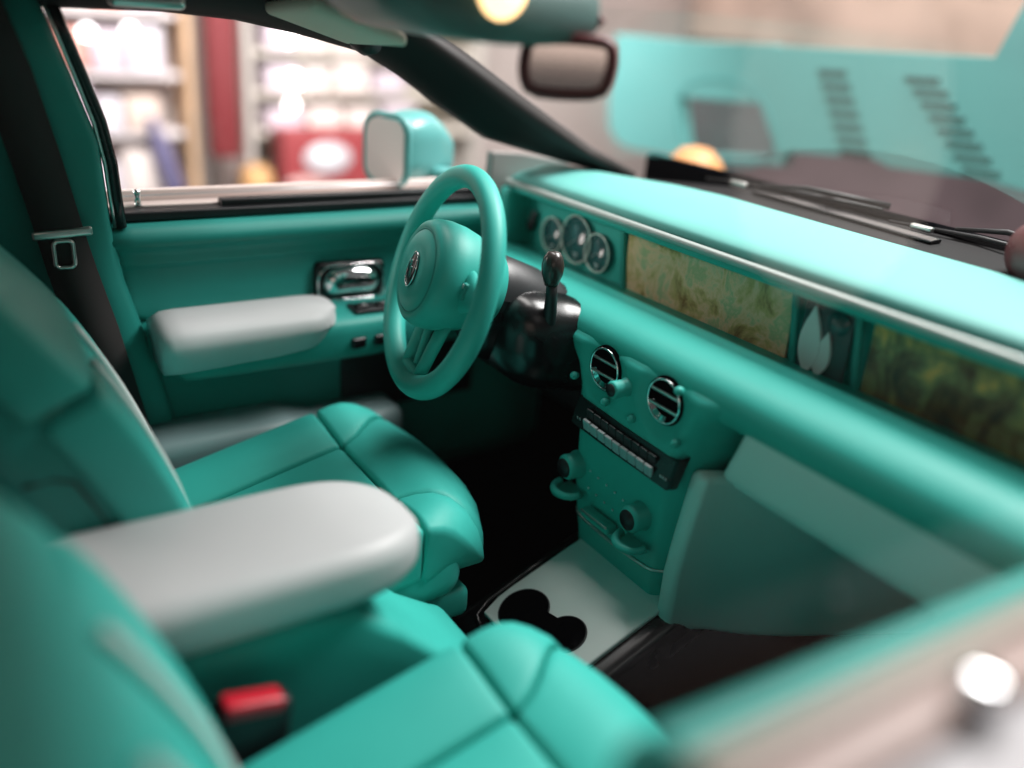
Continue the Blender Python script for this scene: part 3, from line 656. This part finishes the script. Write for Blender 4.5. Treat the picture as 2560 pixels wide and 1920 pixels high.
# ------------------------------------------------------------------ centre arm rest and console
arm = thing('padded_armrest', (0, -.5, .3), 'white padded armrest on a turquoise box between the front seats', 'armrest')
rings = []
for k in range(41):
    t = k / 40; a_ = t * pi / 2 if False else t
    y = lerp(-.95, -.245, 1 - (1 - t) ** 1.6)
    n_ = max(0, (y + .42) / .1755); f_ = max(.04, 1 - min(.9999, n_) ** 2.6) ** .42
    w_ = .128 * lerp(.12, 1, (f_ - .04) / .96); hb = .047 * lerp(.28, 1, f_)
    zc = .675 - (1 - f_) * .006; r_ = min(.032, w_ * .9, hb * .85)
    rings.append([(.005 + a, y, zc + b + (.004 * (1 - (a / .128) ** 2) if b > 0 else 0)) for a, b in rrect(0, 0, 2 * w_, 2 * hb, r_)])
loft('pad', rings, 'white', arm)
V, F = rbox_vf((.20, .80, .40), .03, (4, 10, 6))
def base_w(x, y, z):
    fr_ = sm((y - .10) / .30); return (.005 + x, -.52 + y, .42 + z - fr_ * .20 * sm((z + .2) / .4))
link('box', pydata('box', [Vector(base_w(*v)) for v in V], F), 'teal_hard', arm)

cons = thing('centre_console', (0, .25, .40), 'low sloping console tray with pale plate and black cup holders', 'console')
V, F = rbox_vf((.36, .44, .09), .03, (4, 6, 3))
link('tray', pydata('tray', [Vector((-.018 + v.x, .13 + v.y, .345 + v.z)) for v in V], F), 'black_gloss', cons)
def plate_w(x, y, z):
    c = sm((-y - .10) / .06); return (-.016 + x * (1 - .10 * c * abs(x) / .136), .154 + y, .396 + z)
V, F = rbox_vf((.272, .32, .012), .005, (6, 8, 2))
link('plate', pydata('plate', [Vector(plate_w(*v)) for v in V], F), 'ivory', cons)
tube('tray_edge', [(-.10, -.035, .394), (-.145, -.02, .395), (-.160, .02, .396), (-.164, .12, .396), (-.166, .26, .396)], .006, 'black_gloss', cons, n=8)
for k, (x, y, r) in enumerate(((-.078, .058, .052), (.032, .082, .042))):
    c_ = lathe('cup_holder', [(0, .0035), (r * .96, .0035), (r, .002), (r, -.002), (0, -.002)], ((x, y, .4022), (0, 0, 1), (1, 0, 0), (0, 1, 0)), 'carpet', cons, n=36)  # flat black disc: shade of the recess put into its colour
    tube('rim', [(x + (r + .001) * cos(a), y + (r + .001) * sin(a), .4030) for a in [2 * pi * q / 36 for q in range(36)]], .0018, 'black_satin', c_, closed=True, n=6)
rbox('cup_bridge', (.07, .052, .004), .001, 'carpet', cons, loc=(-.020, .066, .4045), rot=(0, 0, .2))
cons.rotation_euler = (.3805, 0, 0)

bk = thing('belt_buckle', (.168, -.53, .4), 'black seat belt buckle with red button beside the foreground seat', 'buckle')
V, F = rbox_vf((.045, .105, .24), .014, (2, 3, 3))
link('housing', pydata('housing', [Vector((.165 + v.x, -.570 + v.y * (1 - .15 * sm(-v.z / .1)) + v.z * .15, .450 + v.z - v.y * .12)) for v in V], F), 'black', bk)
rbox('release_button', (.036, .082, .026), .007, 'red', bk, loc=(.170, -.556, .566), rot=(-.20, 0, 0))

# ------------------------------------------------------------------ rear-view mirror
rm = thing('rear_view_mirror', (0, 0, 1.42), 'maroon framed rear view mirror hanging before the windscreen', 'mirror')
UA, UD = Vector((.55, .83, .03)), Vector((.80, -.53, .05))
def rm_pt(a, b, d): return Vector((0, 0, 1.378)) + UA * a + UD * d + Vector((0, 0, b + .004 * (1 - (a / .06) ** 2) * (1 if b > 0 else -1)))
def hexa(w_, h, k): return smooth_prof([(-w_ * .93, h), (-w_ * .3, h), (w_ * .3, h), (w_ * .93, h), (w_, h * .3), (w_ * .95, -h * .5), (w_ * .8, -h), (0, -h), (-w_ * .85, -h), (-w_, -h * .4), (-w_, h * .3)], 1)
h_ = hexa(.064, .034, 0); h2 = hexa(.060, .030, 0)
tube('frame', [rm_pt(a, b, .004) for a, b in h_], .0095, 'maroon', rm, closed=True, n=10)
g1 = [rm_pt(a, b, .008) for a, b in h2]; g2 = [rm_pt(a * .9, b * .9, -.022) for a, b in h_]; g3 = [rm_pt(a, b, .002) for a, b in h_]; n_ = len(g1)
link('glass', pydata('glass', g1, [list(range(n_))]), 'mirror', rm, smooth=False)
link('back_shell', pydata('back_shell', g2 + g3, [list(range(n_))] + [[i, (i + 1) % n_, n_ + (i + 1) % n_, n_ + i] for i in range(n_)]), 'maroon', rm)
tube('stem', [(-.01, .02, 1.40), (-.02, .05, 1.435), (-.01, .06, 1.45)], .010, 'maroon', rm, n=10)

# ------------------------------------------------------------------ passenger door close to the lens
pd = thing('passenger_door', (.82, -.2, .4), 'blurred top of the nearest door with bright metal sill in the lower right corner', 'door')
pp_ = [(.745, .93), (.762, .972), (.782, .990), (.806, .990), (.812, .90), (.75, .86)]
def drop(y): return -.05 * (y + .45)
loft('sill_pad', [smooth_prof([(x, y, z + drop(y)) for x, z in pp_], 1) for y in (-.45, -.44, -.2, 0, .45)], 'teal_shaded', pd)
beige = mat('beige_satin', (.27, .255, .21), .5, .0, var=.06); pink = mat('pinkish_satin', (.29, .20, .175), .5, .0, var=.08); greym = mat('grey_satin', (.32, .31, .325), .5, .0, var=.06)
for nm, w_, h_, m_, cx, cz in (('sill_trim', .026, .016, beige, .824, .993), ('outer_ledge', .046, .022, pink, .862, .990), ('outer_ledge', .060, .028, greym, .918, .984)):
    rbox(nm, (w_, 1.0, h_), .006, m_, pd, loc=(cx, .045, cz - .025), rot=(-.05, 0, 0))
rbox('outer_skin', (.03, 1.0, .5), .012, 'paint', pd, loc=(.968, .045, .70))
rbox('mirror_latch', (.036, .034, .045), .012, 'chrome', pd, loc=(.880, -.215, 1.0), rot=(0, 0, .4))
link('window_pane', pydata('window_pane', [Vector(v) for v in [(.812, -1.2, .99), (.812, .5, .97), (.78, .2, 1.47), (.78, -1.2, 1.47)]], [[0, 1, 2, 3]]), 'glass', pd, smooth=False)

# ------------------------------------------------------------------ turquoise panel beyond the windscreen
pan = thing('slotted_board', (-1.0, 2.0, .9), 'large turquoise panel with framed opening and two slanted slot rows beyond the windscreen', 'panel')
outer = [(-2.36, 1.40), (-2.36, 1.05), (-2.33, .95), (-2.24, .895), (-2.16, .888), (-1.95, .89)]
hole_o = [(-1.95, .93), (-1.95, .89)]
# four slabs around the opening, butted end to end
def slab(poly, name='slab'): return prism(name, poly, 1, 2.0, 2.05, 'paint', pan, bevel=.004)
slab([(-2.36, 1.38), (-2.36, 1.06), (-2.335, .96), (-2.26, .90), (-2.16, .888), (-1.775, .905), (-1.875, 1.152), (-1.875, 1.38)])
slab([(-1.875, 1.152), (-1.42, 1.178), (-1.40, 1.40), (-1.875, 1.38)])
slab([(-1.42, 1.178), (-1.255, .965), (-1.242, 1.02), (-.86, 1.057), (-.79, 1.04), (-.44, 1.06), (.6, 1.0), (.6, 1.75), (-.42, 1.75), (-.52, 1.42), (-1.40, 1.395)])
slab([(-1.775, .905), (-1.255, .965), (-1.29, .992), (-1.755, .935)])
fr_ = smooth_prof([(-1.93, 1.215), (-1.45, 1.27), (-1.225, .955), (-1.80, .885)], 2)
tube('frame', [(a, 1.999, b) for a, b in fr_], .005, mat('frame_line', (.05, .26, .26), .5), pan, closed=True, n=8)
slotm = mat('slot_dark', (.015, .04, .038), .7)
for (xa, za, xb, zb, n_) in ((-1.105, 1.325, -.935, 1.065, 7), (-.745, 1.335, -.465, 1.085, 8)):
    for k in range(n_):
        t = k / (n_ - 1); x = lerp(xa, xb, t); z = lerp(za, zb, t)
        prism('slot', [(x - .062, z + .004), (x + .062, z + .010), (x + .067, z + .010 - .5 * (za - zb) / (n_ - 1)), (x - .057, z + .004 - .5 * (za - zb) / (n_ - 1))], 1, 1.992, 1.9995, slotm, pan)

# ------------------------------------------------------------------ shop things beyond the windows
def box_thing(name, size, loc, m, label, cat, group=None, r=.02, rot=(0, 0, 0)):
    o = rbox(name, size, r, m, loc=loc, rot=rot); return tag(o, label, cat, group)
shelf_m = mat('shelf_white', (.80, .74, .74), .5, var=.05); wood_m = mat('shelf_wood', (.62, .42, .26), .5, var=.15)
def shelf(name, y0, y1, zs, label, m, post):
    s = thing(name, (-4.75, (y0 + y1) / 2, -.5), label, 'shelf')
    for z in zs: rbox('board', (.36, y1 - y0 - .1, .035), .005, m, s, loc=(-4.72, (y0 + y1) / 2, z))
    for y in (y0, y1): rbox('post', (.38, .05, 3.2), .008, post, s, loc=(-4.72, y, .9))
    rbox('back_board', (.02, y1 - y0, 3.2), .004, m, s, loc=(-4.93, (y0 + y1) / 2, .9)); return s
shelf('display_shelf', -.55, .60, (.25, .62, .95, 1.28, 1.6), 'white shelf unit with rows of pale goods, behind the left part of the far window', shelf_m, wood_m)
shelf('display_shelf', .95, 2.6, (.62, .86, 1.10, 1.34, 1.6), 'cream shelf unit with close shelves, behind the right part of the far window', mat('shelf_cream', (.72, .68, .60), .5), mat('shelf_post', (.55, .52, .48), .5))
box_thing('red_pillar', (.12, .17, 1.6), (-4.45, .76, 1.30), mat('pillar_red', (.17, .018, .022), .6), 'dark red pillar between the two blurred shelf units', 'pillar')
box_thing('pillar_base', (.12, .17, 1.0), (-4.45, .80, .0), mat('pillar_grey', (.13, .10, .09), .5), 'grey brown base under the dark red pillar', 'pillar')
rs = thing('red_sign', (-4.4, 1.36, .3), 'red box with a pale oval emblem beside the door mirror', 'box')
rbox('board', (.20, .62, .42), .01, mat('sign_red', (.30, .045, .05), .6), rs, loc=(-4.4, 1.38, .46))
lathe('emblem', [(0, .008), (.15, .008), (.16, 0), (0, -.004)], ((-4.295, 1.36, .50), (1, 0, 0), (0, 1, 0), (0, 0, 1)), mat('emblem_pale', (.55, .55, .58), .4), rs, sx=1.0, sz=.62)
lathe('emblem', [(0, .008), (.15, .008), (.16, 0), (0, -.004)], ((-4.295, 1.22, .35), (1, 0, 0), (0, 1, 0), (0, 0, 1)), mat('emblem_pink', (.50, .30, .28), .4), rs, sx=.9, sz=.25)
o = lathe('amber_jar', [(0, 0), (.09, 0), (.10, .06), (.09, .16), (.05, .2), (0, .2)], ((-4.3, .90, .27), (0, 0, 1), (1, 0, 0), (0, 1, 0)), mat('amber', (.60, .34, .14), .5), n=20); tag(o, 'amber round jar below the red pillar', 'jar')
o = lathe('blue_bottle', [(0, 0), (.055, 0), (.06, .05), (.06, .30), (.03, .38), (.03, .45), (0, .45)], ((-4.5, .47, .27), (-.0, -.25, 1), (1, 0, 0), (0, 1, 0)), mat('bottle_navy', (.14, .13, .24), .4), n=20); tag(o, 'dark navy bottle on the lowest shelf', 'bottle')
cols = [((.75, .36, .30), 'salmon'), ((.70, .66, .72), 'lilac white'), ((.78, .70, .66), 'cream'), ((.62, .54, .60), 'mauve'), ((.74, .60, .52), 'peach')]
rows = {0: (.27, 'bottom'), 1: (.64, 'second'), 2: (.97, 'third'), 3: (1.30, 'top')}
mats = [mat('carton_%s' % c[1].replace(' ', '_'), c[0], .5, var=.1, vscale=9) for c in cols]
pos = ['far left end', 'left', 'middle', 'right', 'far right end']
for rix, (z, rname) in rows.items():
    y = -.48
    k = 0
    while y < .38 and k < 5:
        w_ = random.uniform(.13, .20); h = random.uniform(.17, .27); ci = (rix * 2 + k * 3) % 5
        if rix == 0: ci = (1, 0, 1, 1, 2)[k]
        if not (rix == 0 and y + w_ > .36):
            box_thing('carton', (.2, w_, h), (-4.62, y + w_ / 2, z + h / 2), mats[ci], '%s carton at the %s of the %s visible shelf' % (cols[ci][1], pos[k], rname), 'carton', 'cartons on the blurred shelves', .012)
        y += w_ + random.uniform(.015, .04); k += 1
for z, rname in ((.64, 'lowest'), (.88, 'second'), (1.12, 'third'), (1.36, 'top')):
    y = 1.05; k = 0
    while y < 1.95 and k < 4:
        w_ = random.uniform(.16, .24); h = random.uniform(.10, .17)
        box_thing('tray', (.22, w_, h), (-4.62, y + w_ / 2, z + h / 2), mats[(k + 2) % 3 + 1] if k != 1 else mats[2], 'pale tray, %s on the %s board of the cream shelf unit' % (['first', 'second', 'third', 'last'][k], rname), 'tray', 'trays on the cream shelf unit', .012)
        y += w_ + .05; k += 1
for k, (y, z, r, lb) in enumerate([(.06, 1.17, .035, 'bright round shelf lamp at the upper left of the far window'), (1.19, 1.19, .035, 'bright round shelf lamp on the upper cream shelf'), (1.22, .95, .045, 'bright round shelf lamp on the middle cream shelf'), (1.20, .80, .03, 'bright round shelf lamp on the lower cream shelf'), (.28, 1.19, .03, 'round shelf lamp right of the brightest upper left lamp')]):
    o = lathe('shelf_lamp', [(0, .03), (r * .7, .025), (r, 0), (r, -.02), (0, -.02)], ((-4.48, y, z), (1, 0, 0), (0, 1, 0), (0, 0, 1)), 'ledlamp', n=20); tag(o, lb, 'lamp', 'shelf lamps')
o = lathe('orange_reflection', [(0, .16), (.05, .15), (.09, .11), (.115, .05), (.12, 0), (0, 0)], ((-1.12, 1.40, .91), (0, 0, 1), (1, 0, 0), (0, 1, 0)), mat('reflection_orange', (.75, .33, .12), .5), n=28); tag(o, 'orange rounded dome painting a warm reflection just beyond the windscreen base', 'dome')  # added dome stands in for a warm light reflection
print('objects', len(bpy.data.objects), 'tris', sum(len(p.vertices) - 2 for m_ in bpy.data.meshes for p in m_.polygons))
